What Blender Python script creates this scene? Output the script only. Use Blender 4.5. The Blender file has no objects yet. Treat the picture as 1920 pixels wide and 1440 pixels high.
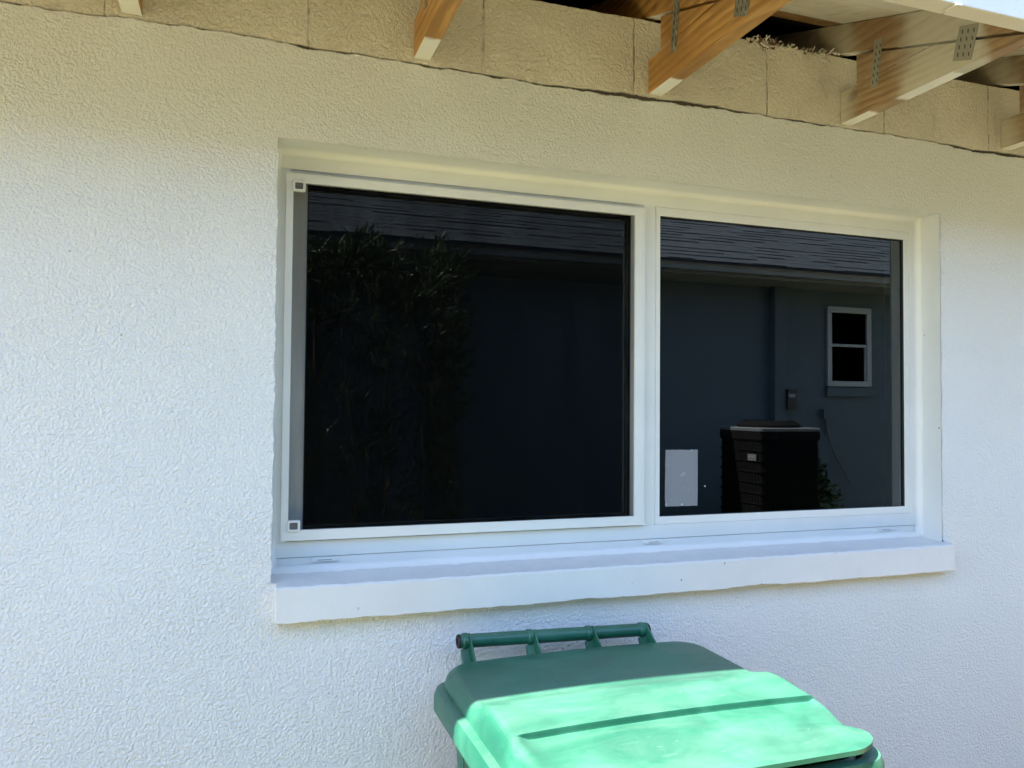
import bpy, math, random
import numpy as np
from mathutils import Matrix, Vector

# ------------------------------------------------------------------ camera, sky, sun, exposure
S = bpy.context.scene
C = S.collection
EYE = 1.6                       # eye height; all "rel" heights below are measured from the eye
def cam_matrix(x, y, z, yaw, pitch, roll):
    f = Vector((math.sin(yaw)*math.cos(pitch), math.cos(yaw)*math.cos(pitch), math.sin(pitch)))
    r = Vector((math.cos(yaw), -math.sin(yaw), 0)); u = r.cross(f)
    r2 = r*math.cos(roll) + u*math.sin(roll); u2 = -r*math.sin(roll) + u*math.cos(roll)
    return Matrix(((r2.x, u2.x, -f.x, x), (r2.y, u2.y, -f.y, y), (r2.z, u2.z, -f.z, z), (0, 0, 0, 1)))
cd = bpy.data.cameras.new('camera'); cam = bpy.data.objects.new('camera', cd); C.objects.link(cam)
cd.sensor_fit = 'HORIZONTAL'; cd.sensor_width = 36.0; cd.lens = 1470.034/1920*36
cd.clip_start = 0.02; cd.clip_end = 3000
cam.matrix_world = cam_matrix(-0.1593, -1.7646, EYE, 0.3315, 0.0291, 0.0083)
S.camera = cam

SUN_TO = Vector((-0.62, -0.235, 1.0)).normalized()       # direction towards the sun
elev = math.asin(SUN_TO.z); azim = math.atan2(SUN_TO.x, SUN_TO.y)
w = bpy.data.worlds.new('World'); S.world = w; w.use_nodes = True
wn = w.node_tree.nodes; wl = w.node_tree.links
sky = wn.new('ShaderNodeTexSky'); sky.sky_type = 'NISHITA'; sky.sun_disc = False
sky.sun_elevation = elev; sky.sun_rotation = azim; sky.air_density = 1.0; sky.dust_density = 0.4; sky.ozone_density = 2.0
bg = wn['Background']; bg.inputs['Strength'].default_value = 0.13
wl.new(sky.outputs[0], bg.inputs['Color'])
sd = bpy.data.lights.new('sun', 'SUN'); sun = bpy.data.objects.new('sun', sd); C.objects.link(sun)
sd.energy = 4.7; sd.angle = math.radians(0.53); sd.color = (1.0, 0.95, 0.87)
sun.rotation_euler = (-SUN_TO).to_track_quat('-Z', 'Y').to_euler()
vs = S.view_settings; vs.view_transform = 'Standard'; vs.look = 'None'; vs.exposure = 2.52; vs.gamma = 1.0
S.cycles.max_bounces = 10; S.cycles.diffuse_bounces = 6; S.cycles.glossy_bounces = 5
S.cycles.transparent_max_bounces = 16
S.cycles.use_denoising = True; S.cycles.denoising_prefilter = 'ACCURATE'
R = random.Random(7)

# ------------------------------------------------------------------ mesh helpers
class MB:
    def __init__(s): s.v = []; s.f = []; s.m = []
    def quad(s, a, b, c, d, m=0):
        n = len(s.v); s.v += [a, b, c, d]; s.f.append((n, n+1, n+2, n+3)); s.m.append(m)
    def box(s, x0, x1, y0, y1, z0, z1, m=0):
        n = len(s.v)
        s.v += [(x0,y0,z0),(x1,y0,z0),(x1,y1,z0),(x0,y1,z0),(x0,y0,z1),(x1,y0,z1),(x1,y1,z1),(x0,y1,z1)]
        for q in ((0,3,2,1),(4,5,6,7),(0,1,5,4),(1,2,6,5),(2,3,7,6),(3,0,4,7)):
            s.f.append(tuple(n+i for i in q)); s.m.append(m)
    def prism(s, poly, a0, a1, axis='x', m=0):
        """poly of (p,q) extruded along an axis: x -> (y,z), y -> (x,z), z -> (x,y)"""
        n = len(s.v); k = len(poly)
        for a in (a0, a1):
            for p, q in poly:
                s.v.append((a,p,q) if axis == 'x' else ((p,a,q) if axis == 'y' else (p,q,a)))
        s.f.append(tuple(n+i for i in range(k))[::-1]); s.f.append(tuple(n+k+i for i in range(k))); s.m += [m, m]
        for i in range(k):
            j = (i+1) % k; s.f.append((n+i, n+j, n+k+j, n+k+i)); s.m.append(m)
    def loft(s, rings, cap0=True, cap1=True, m=0):
        n = len(s.v); k = len(rings[0])
        for r in rings: s.v += [tuple(p) for p in r]
        for a in range(len(rings)-1):
            for i in range(k):
                j = (i+1) % k
                s.f.append((n+a*k+i, n+a*k+j, n+(a+1)*k+j, n+(a+1)*k+i)); s.m.append(m)
        if cap0: s.f.append(tuple(n+i for i in range(k))[::-1]); s.m.append(m)
        if cap1: s.f.append(tuple(n+(len(rings)-1)*k+i for i in range(k))); s.m.append(m)
    def tube(s, pts, r, seg=10, cap=True, m=0, r1=None):
        pts = [Vector(p) for p in pts]; rings = []
        for i, p in enumerate(pts):
            d = (pts[min(i+1, len(pts)-1)] - pts[max(i-1, 0)]).normalized()
            a = d.orthogonal().normalized() if i == 0 else (a - d*a.dot(d)).normalized()
            b = d.cross(a); rr = r if r1 is None else r + (r1-r)*i/(len(pts)-1)
            rings.append([p + (a*math.cos(t) + b*math.sin(t))*rr for t in [2*math.pi*j/seg for j in range(seg)]])
        s.loft(rings, cap, cap, m)

def tag(o, label=None, cat=None, group=None, kind=None):
    if label: o['label'] = label
    if cat: o['category'] = cat
    if group: o['group'] = group
    if kind: o['kind'] = kind
    return o
WL = {}                                             # unrotated world location of every object built
def empty(name, loc, label, cat, group=None):
    o = bpy.data.objects.new(name, None); C.objects.link(o); o.empty_display_size = 0.1
    o.location = (loc[0], loc[1], loc[2]+EYE); WL[o] = Vector(loc)
    return tag(o, label, cat, group)
def build(name, mb, mats, parent=None, smooth=False, bevel=0, seg=2, label=None, org=None, recalc=True, angle=40):
    """one mesh object; vertices are given in eye-relative world coordinates"""
    base = WL[parent] if parent else Vector(org or (0, 0, -EYE))
    me = bpy.data.meshes.new(name)
    me.from_pydata([(v[0]-base.x, v[1]-base.y, v[2]-base.z) for v in mb.v], [], mb.f)
    if not isinstance(mats, (list, tuple)): mats = [mats]
    for m in mats: me.materials.append(m)
    if len(mats) > 1: me.polygons.foreach_set('material_index', mb.m)
    if recalc:
        import bmesh
        bm = bmesh.new(); bm.from_mesh(me); bmesh.ops.recalc_face_normals(bm, faces=bm.faces); bm.to_mesh(me); bm.free()
    if smooth:
        me.polygons.foreach_set('use_smooth', [True]*len(me.polygons))
        me.set_sharp_from_angle(angle=math.radians(angle))
    o = bpy.data.objects.new(name, me); C.objects.link(o)
    WL[o] = base
    if parent: o.parent = parent
    else: o.location = (base.x, base.y, base.z+EYE)
    if bevel:
        b = o.modifiers.new('bevel', 'BEVEL'); b.width = bevel; b.segments = seg; b.limit_method = 'ANGLE'; b.angle_limit = math.radians(35)
        b.harden_normals = False
    if label: o['label'] = label
    return o

# ------------------------------------------------------------------ material helpers
class MT:
    def __init__(s, name, color=(.5,.5,.5), rough=.6, spec=.5, metal=0.0):
        s.mat = bpy.data.materials.new(name); s.mat.use_nodes = True
        s.t = s.mat.node_tree; s.n = s.t.nodes; s.l = s.t.links
        s.b = s.n['Principled BSDF']
        s.b.inputs['Base Color'].default_value = (*color, 1); s.b.inputs['Roughness'].default_value = rough
        s.b.inputs['Specular IOR Level'].default_value = spec; s.b.inputs['Metallic'].default_value = metal
        s._pos = None
    def pos(s):
        if s._pos is None: s._pos = s.n.new('ShaderNodeNewGeometry')
        return s._pos.outputs['Position']
    def normal(s):
        s.pos(); return s._pos.outputs['True Normal']
    def link(s, a, b): s.l.new(a, b)
    def _in(s, sock, v):
        if hasattr(v, 'links') or isinstance(v, bpy.types.NodeSocket): s.l.new(v, sock)
        else: sock.default_value = v
    def math(s, op, a, b=0.0, c=0.0, clamp=False):
        n = s.n.new('ShaderNodeMath'); n.operation = op; n.use_clamp = clamp
        s._in(n.inputs[0], a); s._in(n.inputs[1], b)
        if op in ('MULTIPLY_ADD', 'SMOOTH_MIN', 'COMPARE'): s._in(n.inputs[2], c)
        return n.outputs[0]
    def sep(s, v):
        n = s.n.new('ShaderNodeSeparateXYZ'); s._in(n.inputs[0], v); return n.outputs
    def comb(s, x, y, z):
        n = s.n.new('ShaderNodeCombineXYZ')
        for i, q in enumerate((x, y, z)): s._in(n.inputs[i], q)
        return n.outputs[0]
    def mapping(s, vec, scale=(1,1,1), loc=(0,0,0), rot=(0,0,0)):
        n = s.n.new('ShaderNodeMapping'); s._in(n.inputs['Vector'], vec)
        n.inputs['Scale'].default_value = scale; n.inputs['Location'].default_value = loc; n.inputs['Rotation'].default_value = rot
        return n.outputs[0]
    def noise(s, scale, detail=3, rough=.5, dist=0, vec=None, out='Fac'):
        n = s.n.new('ShaderNodeTexNoise'); s._in(n.inputs['Vector'], vec if vec is not None else s.pos())
        n.inputs['Scale'].default_value = scale; n.inputs['Detail'].default_value = detail
        n.inputs['Roughness'].default_value = rough; n.inputs['Distortion'].default_value = dist
        return n.outputs[out]
    def voro(s, scale, feature='F1', vec=None, smooth=.5, out='Distance', rnd=1.0):
        n = s.n.new('ShaderNodeTexVoronoi'); n.feature = feature
        s._in(n.inputs['Vector'], vec if vec is not None else s.pos()); n.inputs['Scale'].default_value = scale
        n.inputs['Randomness'].default_value = rnd
        if feature == 'SMOOTH_F1': n.inputs['Smoothness'].default_value = smooth
        return n.outputs[out]
    def ramp(s, f, a, b, lo=0.0, hi=1.0, smooth=True):
        n = s.n.new('ShaderNodeMapRange'); n.interpolation_type = 'SMOOTHSTEP' if smooth else 'LINEAR'
        s._in(n.inputs['Value'], f); n.inputs['From Min'].default_value = a; n.inputs['From Max'].default_value = b
        n.inputs['To Min'].default_value = lo; n.inputs['To Max'].default_value = hi
        return n.outputs['Result']
    def mix(s, f, a, b):
        n = s.n.new('ShaderNodeMix'); n.data_type = 'RGBA'; s._in(n.inputs['Factor'], f)
        for sock, v in ((n.inputs['A'], a), (n.inputs['B'], b)):
            pass
        ca = [i for i in n.inputs if i.type == 'RGBA']
        for sock, v in zip(ca, (a, b)):
            if isinstance(v, tuple): sock.default_value = (*v, 1)
            else: s.l.new(v, sock)
        return [o for o in n.outputs if o.type == 'RGBA'][0]
    def color(s, v): s._in(s.b.inputs['Base Color'], (*v, 1) if isinstance(v, tuple) else v); return s
    def roughness(s, v): s._in(s.b.inputs['Roughness'], v); return s
    def bump(s, h, dist=.002, strength=1.0):
        n = s.n.new('ShaderNodeBump'); n.inputs['Distance'].default_value = dist; n.inputs['Strength'].default_value = strength
        s._in(n.inputs['Height'], h); s.l.new(n.outputs[0], s.b.inputs['Normal']); return s

def M_stucco():
    m = MT('painted_stucco', rough=.62, spec=.25)
    a = m.noise(166, 2.5, .52, .35)
    b = m.noise(84, 2, .5, .4)
    big = m.noise(3.2, 3)
    flat = m.ramp(big, .38, .70, 1.0, .72)
    h = m.math('ADD', m.math('MULTIPLY', m.ramp(a, .33, .66), .8), m.math('MULTIPLY', m.ramp(b, .35, .62), .45))
    h = m.math('MULTIPLY', h, flat)
    h = m.math('ADD', h, m.math('MULTIPLY', m.noise(310, 2), .25))
    h = m.math('ADD', h, m.math('MULTIPLY', m.noise(9, 3), 1.0))
    m.bump(h, .00165, 1.0)
    tone = m.ramp(m.noise(1.3, 3), .3, .7, 0, 1)
    col = m.mix(tone, (.735, .755, .755), (.77, .79, .79))
    pin = m.ramp(m.voro(21, 'F1'), .035, .06)            # rare small dark pinholes
    rare = m.ramp(m.noise(9, 2), .66, .70)
    dirt = m.math('MULTIPLY', m.math('SUBTRACT', 1, pin), rare)
    m.color(m.mix(dirt, col, (.30, .28, .25)))
    return m.mat
def M_block():
    m = MT('painted_block', rough=.75, spec=.2)
    x, y, z = m.sep(m.pos())
    wob = m.math('MULTIPLY', m.math('SUBTRACT', m.noise(30, 2), .5), .008)
    fx = m.math('FRACT', m.math('DIVIDE', m.math('ADD', m.math('ADD', x, wob), 4.0-.34+.2015), .403))
    d = m.math('MULTIPLY', m.math('ABSOLUTE', m.math('SUBTRACT', fx, .5)), .403)
    g = m.ramp(d, .0008, .0045)
    crack = m.math('MULTIPLY', m.math('SUBTRACT', 1, m.ramp(d, .0008, .0024)), m.ramp(m.noise(24, 3, vec=m.mapping(m.pos(), (.3, .3, 1))), .45, .57))
    h = m.math('ADD', m.math('MULTIPLY', g, .8), m.math('MULTIPLY', m.ramp(m.noise(105, 4, .6, .5), .3, .72), .62))
    pits = m.ramp(m.voro(120, 'F1'), .08, .3)
    h = m.math('ADD', h, m.math('MULTIPLY', pits, .22))
    h = m.math('ADD', h, m.math('MULTIPLY', m.noise(16, 3), .8))
    m.bump(h, .0048, 1.0)
    tone = m.ramp(m.noise(4.5, 4, .6), .35, .7)
    col = m.mix(tone, (.70, .665, .575), (.80, .765, .68))
    stain = m.math('MULTIPLY', m.ramp(m.noise(9, 4, .6, vec=m.mapping(m.pos(), (1, 1, .35))), .58, .75), .45)
    col = m.mix(stain, col, (.36, .32, .26))
    m.color(m.mix(m.math('MULTIPLY', crack, .7), col, (.16, .135, .10)))
    return m.mat
def M_paint(name, c, rough=.45, chips=0.0, bump=.0006, bs=30, dust=False):
    m = MT(name, c, rough, .35)
    h = m.math('ADD', m.noise(bs, 4, .55), m.math('MULTIPLY', m.noise(bs*7, 2), .2))
    m.bump(h, bump, 1.0)
    tone = m.ramp(m.noise(3.5, 4, .6), .3, .75)
    col = m.mix(tone, tuple(q*.95 for q in c), tuple(min(1, q*1.03) for q in c))
    if chips:
        spot = m.math('SUBTRACT', 1, m.ramp(m.voro(34, 'F1', m.mapping(m.pos(), (1, 1, .7))), .05, .10))
        rare = m.ramp(m.noise(7, 3), .54, .60)
        col = m.mix(m.math('MULTIPLY', m.math('MULTIPLY', spot, rare), chips), col, (.22, .20, .18))
    if dust:                                  # dust settled on the top face
        up = m.ramp(m.sep(m.normal())[2], .6, .95)
        col = m.mix(m.math('MULTIPLY', up, m.ramp(m.noise(14, 4, .6), .25, .7, .55, 1.0)), col, (.63, .635, .635))
    m.color(col); return m.mat
def M_plain(name, c, rough=.5, spec=.5, metal=0.0):
    return MT(name, c, rough, spec, metal).mat
def M_wood(name, light, dark, painted=None, white=None):
    """pine: grain along y in world space; painted = overspray colour; white = list of y spans painted white underneath"""
    m = MT(name, rough=.55, spec=.3)
    x, y, z = m.sep(m.pos())
    p = m.mapping(m.pos(), (9, 1.1, 9))
    warp = m.noise(2.6, 2, .5, 0, m.mapping(m.pos(), (1, .35, 1)), out='Color')
    vec = m.n.new('ShaderNodeVectorMath'); vec.operation = 'MULTIPLY_ADD'
    m.l.new(warp, vec.inputs[0]); vec.inputs[1].default_value = (.05, .05, .16); m.l.new(m.mapping(m.pos(), (.6, .10, 1)), vec.inputs[2])
    wz = m.sep(vec.outputs[0])[2]
    saw = m.math('FRACT', m.math('MULTIPLY', wz, 44))
    g = m.math('MULTIPLY', m.ramp(saw, 0, .75), m.ramp(saw, 1.0, .9))
    g = m.math('SUBTRACT', 1, m.math('MULTIPLY', g, m.ramp(m.noise(9, 2, vec=p), .3, .7, .35, 1)))
    fine = m.noise(60, 3, .6, 0, m.mapping(m.pos(), (5, .25, 5)))
    f = m.math('ADD', m.math('MULTIPLY', g, .62), m.math('MULTIPLY', fine, .42))
    col = m.mix(m.ramp(f, .2, .85), tuple(d_*.85+l_*.15 for d_, l_ in zip(dark, light)), light)
    broad = m.ramp(m.noise(5.0, 3, .55, .8, m.mapping(m.pos(), (1, .45, 1))), .38, .66)
    col = m.mix(m.math('MULTIPLY', broad, .75), col, dark)
    col = m.mix(m.math('MULTIPLY', m.ramp(m.noise(5, 3, vec=p), .5, .75), .4), col, tuple(q*.55 for q in dark))
    knot = m.math('SUBTRACT', 1, m.ramp(m.voro(6.5, 'F1', m.mapping(m.pos(), (1, .7, 1), (.12, .2, .33))), .05, .13))
    col = m.mix(m.math('MULTIPLY', knot, .8), col, tuple(q*.3 for q in dark))
    h = m.math('ADD', f, m.math('MULTIPLY', fine, .5))
    if painted:
        edge = m.math('ADD', y, m.math('MULTIPLY', m.math('SUBTRACT', m.noise(7, 3), .5), .16))
        pm = m.math('MULTIPLY', m.ramp(edge, -.16, -.24), m.ramp(edge, -.47, -.43))
        pm = m.math('ADD', pm, m.math('MULTIPLY', m.ramp(edge, -.10, -.01), .85), clamp=True)
        pm = m.math('MULTIPLY', pm, m.ramp(f, .1, .8, .80, .98))
        col = m.mix(pm, col, painted)
    if white:
        nz = m.sep(m.normal())[2]
        down = m.ramp(nz, -.75, -.95)
        ye = m.math('ADD', y, m.math('MULTIPLY', m.math('SUBTRACT', m.noise(45, 3), .5), .022))
        tot = None
        for a, b in white:
            q = m.math('MULTIPLY', m.ramp(ye, a-.008, a+.008), m.ramp(ye, b+.008, b-.008))
            tot = q if tot is None else m.math('MAXIMUM', tot, q)
        col = m.mix(m.math('MULTIPLY', tot, down), col, (.80, .79, .74))
    m.color(col); m.bump(h, .0007, .8); return m.mat
def M_glass():
    """thin tinted pane: fresnel mirror over a tinted see-through"""
    m = MT('window_glass'); m.n.remove(m.b)
    tr = m.n.new('ShaderNodeBsdfTransparent'); tr.inputs[0].default_value = (.25, .37, .35, 1)
    gl = m.n.new('ShaderNodeBsdfGlossy'); gl.inputs['Roughness'].default_value = 0.0
    gl.inputs['Color'].default_value = (.88, .95, 1.0, 1)
    fr = m.n.new('ShaderNodeFresnel'); fr.inputs['IOR'].default_value = 2.0
    bp = m.n.new('ShaderNodeBump'); bp.inputs['Distance'].default_value = .00009; bp.inputs['Strength'].default_value = .35
    m.l.new(m.noise(5.5, 1, .4), bp.inputs['Height'])
    m.l.new(bp.outputs[0], gl.inputs['Normal'])
    mx = m.n.new('ShaderNodeMixShader')
    m.l.new(fr.outputs[0], mx.inputs[0]); m.l.new(tr.outputs[0], mx.inputs[1]); m.l.new(gl.outputs[0], mx.inputs[2])
    m.l.new(mx.outputs[0], m.n['Material Output'].inputs['Surface']); return m.mat
def M_screen():
    m = MT('insect_screen_mesh', (.003, .003, .0035), .8, 0.0)
    tr = m.n.new('ShaderNodeBsdfTransparent')
    mx = m.n.new('ShaderNodeMixShader')
    x, y, z = m.sep(m.pos())
    f = m.ramp(m.noise(22, 3, vec=m.mapping(m.pos(), (1, 1, .10))), .3, .7, .37, .51)
    m.l.new(f, mx.inputs[0]); m.l.new(tr.outputs[0], mx.inputs[1]); m.l.new(m.b.outputs[0], mx.inputs[2])
    m.l.new(mx.outputs[0], m.n['Material Output'].inputs['Surface']); return m.mat
def M_metal():
    m = MT('galvanised_steel', (.30, .32, .31), .5, .5, .35)
    t = m.ramp(m.noise(60, 4, .6), .35, .7)
    m.color(m.mix(t, (.20, .20, .17), (.37, .37, .32))); m.roughness(m.ramp(m.noise(40, 3), .3, .7, .38, .65)); return m.mat
def M_bin():
    m = MT('green_plastic', (.01, .2, .12), .42, .8)
    fade = m.ramp(m.noise(7, 5, .62, .5), .35, .72)
    col = m.mix(fade, (.005, .090, .052), (.022, .150, .090))
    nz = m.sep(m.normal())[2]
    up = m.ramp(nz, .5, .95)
    chalk_haze = m.math('MULTIPLY', m.ramp(m.noise(5.5, 6, .70, .5, m.mapping(m.pos(), (.6, 1.7, 1))), .36, .72), up)
    col = m.mix(m.math('ADD', m.math('MULTIPLY', chalk_haze, .32), m.math('MULTIPLY', up, .12)), col, (.115, .215, .165))  # chalky fading, plus whitish sky sheen painted into the upward faces
    scr = m.math('MULTIPLY', m.ramp(m.noise(26, 2, .5, 2.5, m.mapping(m.pos(), (.5, 3.2, 2), rot=(0, 0, .5))), .715, .75), .22)
    col = m.mix(scr, col, (.40, .55, .47))
    dots = m.math('SUBTRACT', 1, m.ramp(m.voro(38, 'F1'), .03, .075))
    dots = m.math('MULTIPLY', dots, m.ramp(m.noise(5, 2), .52, .6))
    col = m.mix(m.math('MULTIPLY', dots, .45), col, (.66, .72, .66))
    m.color(col); m.roughness(m.ramp(fade, 0, 1, .36, .5))
    m.bump(m.math('ADD', m.noise(20, 4), m.math('MULTIPLY', m.noise(240, 2), .12)), .0009, .6); return m.mat
def M_leaf(name, c, c2):
    m = MT(name, c, .5, .4)
    m.color(m.mix(m.ramp(m.noise(11, 2), .3, .7), c, c2))
    m.b.inputs['Subsurface Weight'].default_value = 0.0
    return m.mat
def M_shingle(name, c):
    m = MT(name, c, .9, .2)
    t = m.ramp(m.noise(9, 3, vec=m.mapping(m.pos(), (1, 7, 7))), .3, .7)
    m.color(m.mix(t, tuple(q*.6 for q in c), tuple(q*1.3 for q in c))); m.bump(m.noise(300, 2), .001, .6); return m.mat
def M_ground():
    m = MT('dry_ground', (.4, .34, .24), .95, .1)
    a = m.ramp(m.noise(1.1, 6, .62), .40, .66)
    b = m.ramp(m.noise(22, 4, .65), .35, .7)
    sand = m.mix(b, (.56, .455, .205), (.68, .565, .29))
    grass = m.mix(b, (.20, .20, .06), (.30, .29, .10))
    m.color(m.mix(m.math('MULTIPLY', a, .45), sand, grass)); m.bump(m.noise(60, 5, .7), .02, .8); return m.mat

stucco = M_stucco(); block = M_block()
reveal_m = M_paint('smooth_painted_plaster', (.72, .735, .725), .5, 1.0)
sill_m = M_paint('painted_masonry_sill', (.76, .76, .75), .55, 1.0, .0011, 60, True)
white_frame = M_paint('white_aluminium', (.78, .79, .76), .32, 0, .0001, 8)
caulk = M_paint('white_caulk', (.79, .79, .76), .5, 0, .0006, 22)
dark_gap = M_plain('dark_gap', (.03, .028, .025), .9)
mortar = M_paint('dirty_mortar', (.20, .17, .13), .9, 0, .003, 60)
glass = M_glass(); screen_m = M_screen()
grey_plastic = M_plain('grey_screen_spline', (.13, .13, .13), .6)
gasket = M_plain('black_gasket', (.02, .02, .02), .6)
steel = M_metal()
steel_paint = M_paint('oversprayed_steel', (.31, .30, .25), .5, 0, .0006, 40)
plate_slot = M_plain('plate_slot', (.07, .065, .055), .9)
wood_warm = M_wood('bare_orange_pine', (.64, .38, .135), (.33, .165, .05), None, [(-.105, .01)])
wood_grey = M_wood('oversprayed_pine', (.43, .30, .17), (.24, .145, .075), (.56, .54, .45), [(-.10, .01), (-.365, -.195)])
wood_end = M_wood('weathered_pine', (.42, .30, .18), (.24, .15, .08), (.52, .49, .38), [(-.10, .01)])
deck_paint = M_wood('painted_deck_plank', (.78, .74, .62), (.70, .65, .52), (.84, .80, .70))
deck_bare = M_wood('bare_deck_plank', (.50, .33, .17), (.33, .19, .08))
attic_black = M_plain('painted_attic_darkness', (.012, .012, .012), .95, .1)  # darkness of the attic put into the colour of the inner deck
fascia_m = M_paint('white_fascia_metal', (.80, .80, .79), .35, .15, .0004, 12)
fascia_back = M_paint('beige_fascia_edge', (.70, .64, .52), .5, .3, .0006, 30)
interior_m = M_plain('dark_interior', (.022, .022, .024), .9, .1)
binm = M_bin()
rubber = M_plain('black_rubber', (.015, .015, .015), .6)
sticker_m = M_paint('grey_sticker_paper', (.235, .245, .265), .5, 0, .0002, 30)

# ------------------------------------------------------------------ setting: ground
g = MB(); g.quad((-400, -400, -EYE), (400, -400, -EYE), (400, 400, -EYE), (-400, 400, -EYE))
tag(build('ground', g, M_ground()), 'dry sandy ground between the two houses', 'ground', kind='structure')

mu = MT('bounce_cut_dark', (.03, .022, .015), .95, .1)
mu.color(mu.mix(mu.ramp(mu.noise(45, 4, .7), .35, .7), (.018, .013, .009), (.06, .042, .028))); mu.bump(mu.noise(55, 4, .7), .03, 1.0)
g = MB(); g.quad((-12, -1.55, -EYE+.004), (16, -1.55, -EYE+.004), (16, .1, -EYE+.004), (-12, .1, -EYE+.004))  # unseen dark strip, added to weaken warm bounce on the lower wall
tag(build('bounce_cut_strip', g, mu.mat), 'unseen dark strip added at the wall foot to cut ground bounce', 'bounce cutter', kind='structure')

# ------------------------------------------------------------------ the house
house = empty('house', (0.85, 0.0, -EYE), 'white stucco house with a wide sliding window under an open eave', 'house')
X0, X1 = -3.2, 6.4                       # length of wall built
OX0, OX1, OZ0, OZ1 = -.094, 1.782, -.378, .583      # window opening
def fbm(x, seed, f0=3.0, octs=5, gain=.55):
    v = 0; a = 1
    for k in range(octs):
        v += a*math.sin(x*f0*(2.13**k)*2*math.pi*.5 + seed*1.7 + k*k*2.3 + 1.3*math.sin(x*f0*1.31**k + seed)); a *= gain
    return v
rr = random.Random(3)
def gapw(x):                            # the crack opens and closes along the wall
    return max(.0012, .0058 + .0056*fbm(x, 3.3, 1.35, 3) + .0016*fbm(x, 8.0, 11, 3))
def mid(x): return .7925 + .0030*fbm(x, 1.0, 1.6, 4)
def ztop(x): return mid(x) - gapw(x)*.5 + .0012*fbm(x, 5.0, 21, 3) + rr.uniform(-.0010, .0008)
def zblk(x): return mid(x) + gapw(x)*.5 + .0010*fbm(x, 2.0, 17, 3) + rr.uniform(-.0008, .0010)
# stucco skin
st = MB()
def big(x0, x1, z0, z1): st.quad((x0, 0, z0), (x1, 0, z0), (x1, 0, z1), (x0, 0, z1))
def jit(a, b, n, amp):                  # jittered edge positions
    return [a+(b-a)*i/n for i in range(n+1)], [rr.uniform(-amp, amp) if 0 < i < n else 0 for i in range(n+1)]
ZS = .74
EDG = .02
big(X0, OX0-EDG, -EYE, ZS); big(OX1+EDG, X1, -EYE, ZS)
big(OX0-EDG, OX1+EDG, OZ1+EDG, ZS); big(OX0-EDG, OX1+EDG, -EYE, OZ0-EDG)
def edge_strip(p0, p1, q0, q1, n, amp):
    """strip between outer line p and inner (jittered) line q"""
    p0, p1, q0, q1 = [Vector(v) for v in (p0, p1, q0, q1)]
    nrm = (q0-p0).normalized(); nrm = Vector((nrm.x if abs(nrm.x) > abs(nrm.z)*0 else 0, 0, nrm.z))
    js = [0 if i in (0, n) else rr.uniform(-amp, amp*.6) + amp*.6*math.sin(i*.37) for i in range(n+1)]
    ax = 0 if abs((q1-q0).z) > abs((q1-q0).x) else 2
    for i in range(n):
        a, b = i/n, (i+1)/n
        A, B = p0.lerp(p1, a), p0.lerp(p1, b); Cc, D = q0.lerp(q1, a).copy(), q0.lerp(q1, b).copy()
        Cc[ax] += js[i]; D[ax] += js[i+1]
        st.quad(tuple(A), tuple(B), tuple(D), tuple(Cc))
edge_strip((OX0-EDG, 0, OZ0-EDG), (OX0-EDG, 0, OZ1+EDG), (OX0, 0, OZ0), (OX0, 0, OZ1), 130, .0022)
edge_strip((OX1+EDG, 0, OZ0-EDG), (OX1+EDG, 0, OZ1+EDG), (OX1, 0, OZ0), (OX1, 0, OZ1), 130, .0022)
edge_strip((OX0-EDG, 0, OZ1+EDG), (OX1+EDG, 0, OZ1+EDG), (OX0, 0, OZ1), (OX1, 0, OZ1), 240, .0016)
n = int((X1-X0)/.005); xs = [X0+(X1-X0)*i/n for i in range(n+1)]; zt = [ztop(x) for x in xs]
for i in range(n):
    a, b = xs[i], xs[i+1]
    st.quad((a, 0, ZS), (b, 0, ZS), (b, 0, zt[i+1]-.002), (a, 0, zt[i]-.002))
    st.quad((a, 0, zt[i]-.002), (b, 0, zt[i+1]-.002), (b, .002, zt[i+1]), (a, .002, zt[i]))
    st.quad((a, .002, zt[i]), (b, .002, zt[i+1]), (b, .03, zt[i+1]), (a, .03, zt[i]))
st.quad((OX0-.03, .0012, -.402), (OX0+.014, .0012, -.402), (OX0+.014, .0012, -.3838), (OX0-.03, .0012, -.374))
build('stucco_wall', st, stucco, house, recalc=False)
# dirty crack behind the stucco edge
cr = MB(); cr.quad((X0, .016, .74), (X1, .016, .74), (X1, .016, .83), (X0, .016, .83))
build('mortar_joint', cr, mortar, house, recalc=False)
# block course
bk = MB(); zb = [zblk(x) for x in xs]
n2 = len(xs)-1
tp = [.9965 + .0012*fbm(x, 4.0, 3.1) + rr.uniform(-.0006, .0006) for x in xs]
for i in range(n2):
    a, b = xs[i], xs[i+1]
    bk.quad((a, .005, zb[i]+.0015), (b, .005, zb[i+1]+.0015), (b, .005, tp[i+1]-.003), (a, .005, tp[i]-.003))
    bk.quad((a, .005, tp[i]-.003), (b, .005, tp[i+1]-.003), (b, .009, tp[i+1]), (a, .009, tp[i]))
    bk.quad((a, .009, tp[i]), (b, .009, tp[i+1]), (b, .20, .9965), (a, .20, .9965))
    bk.quad((a, .03, max(zb[i], zt[i]+.0008)), (b, .03, max(zb[i+1], zt[i+1]+.0008)), (b, .0065, zb[i+1]), (a, .0065, zb[i]))
    bk.quad((a, .0065, zb[i]), (b, .0065, zb[i+1]), (b, .005, zb[i+1]+.0015), (a, .005, zb[i]+.0015))
build('block_course', bk, block, house, recalc=False)
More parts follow.
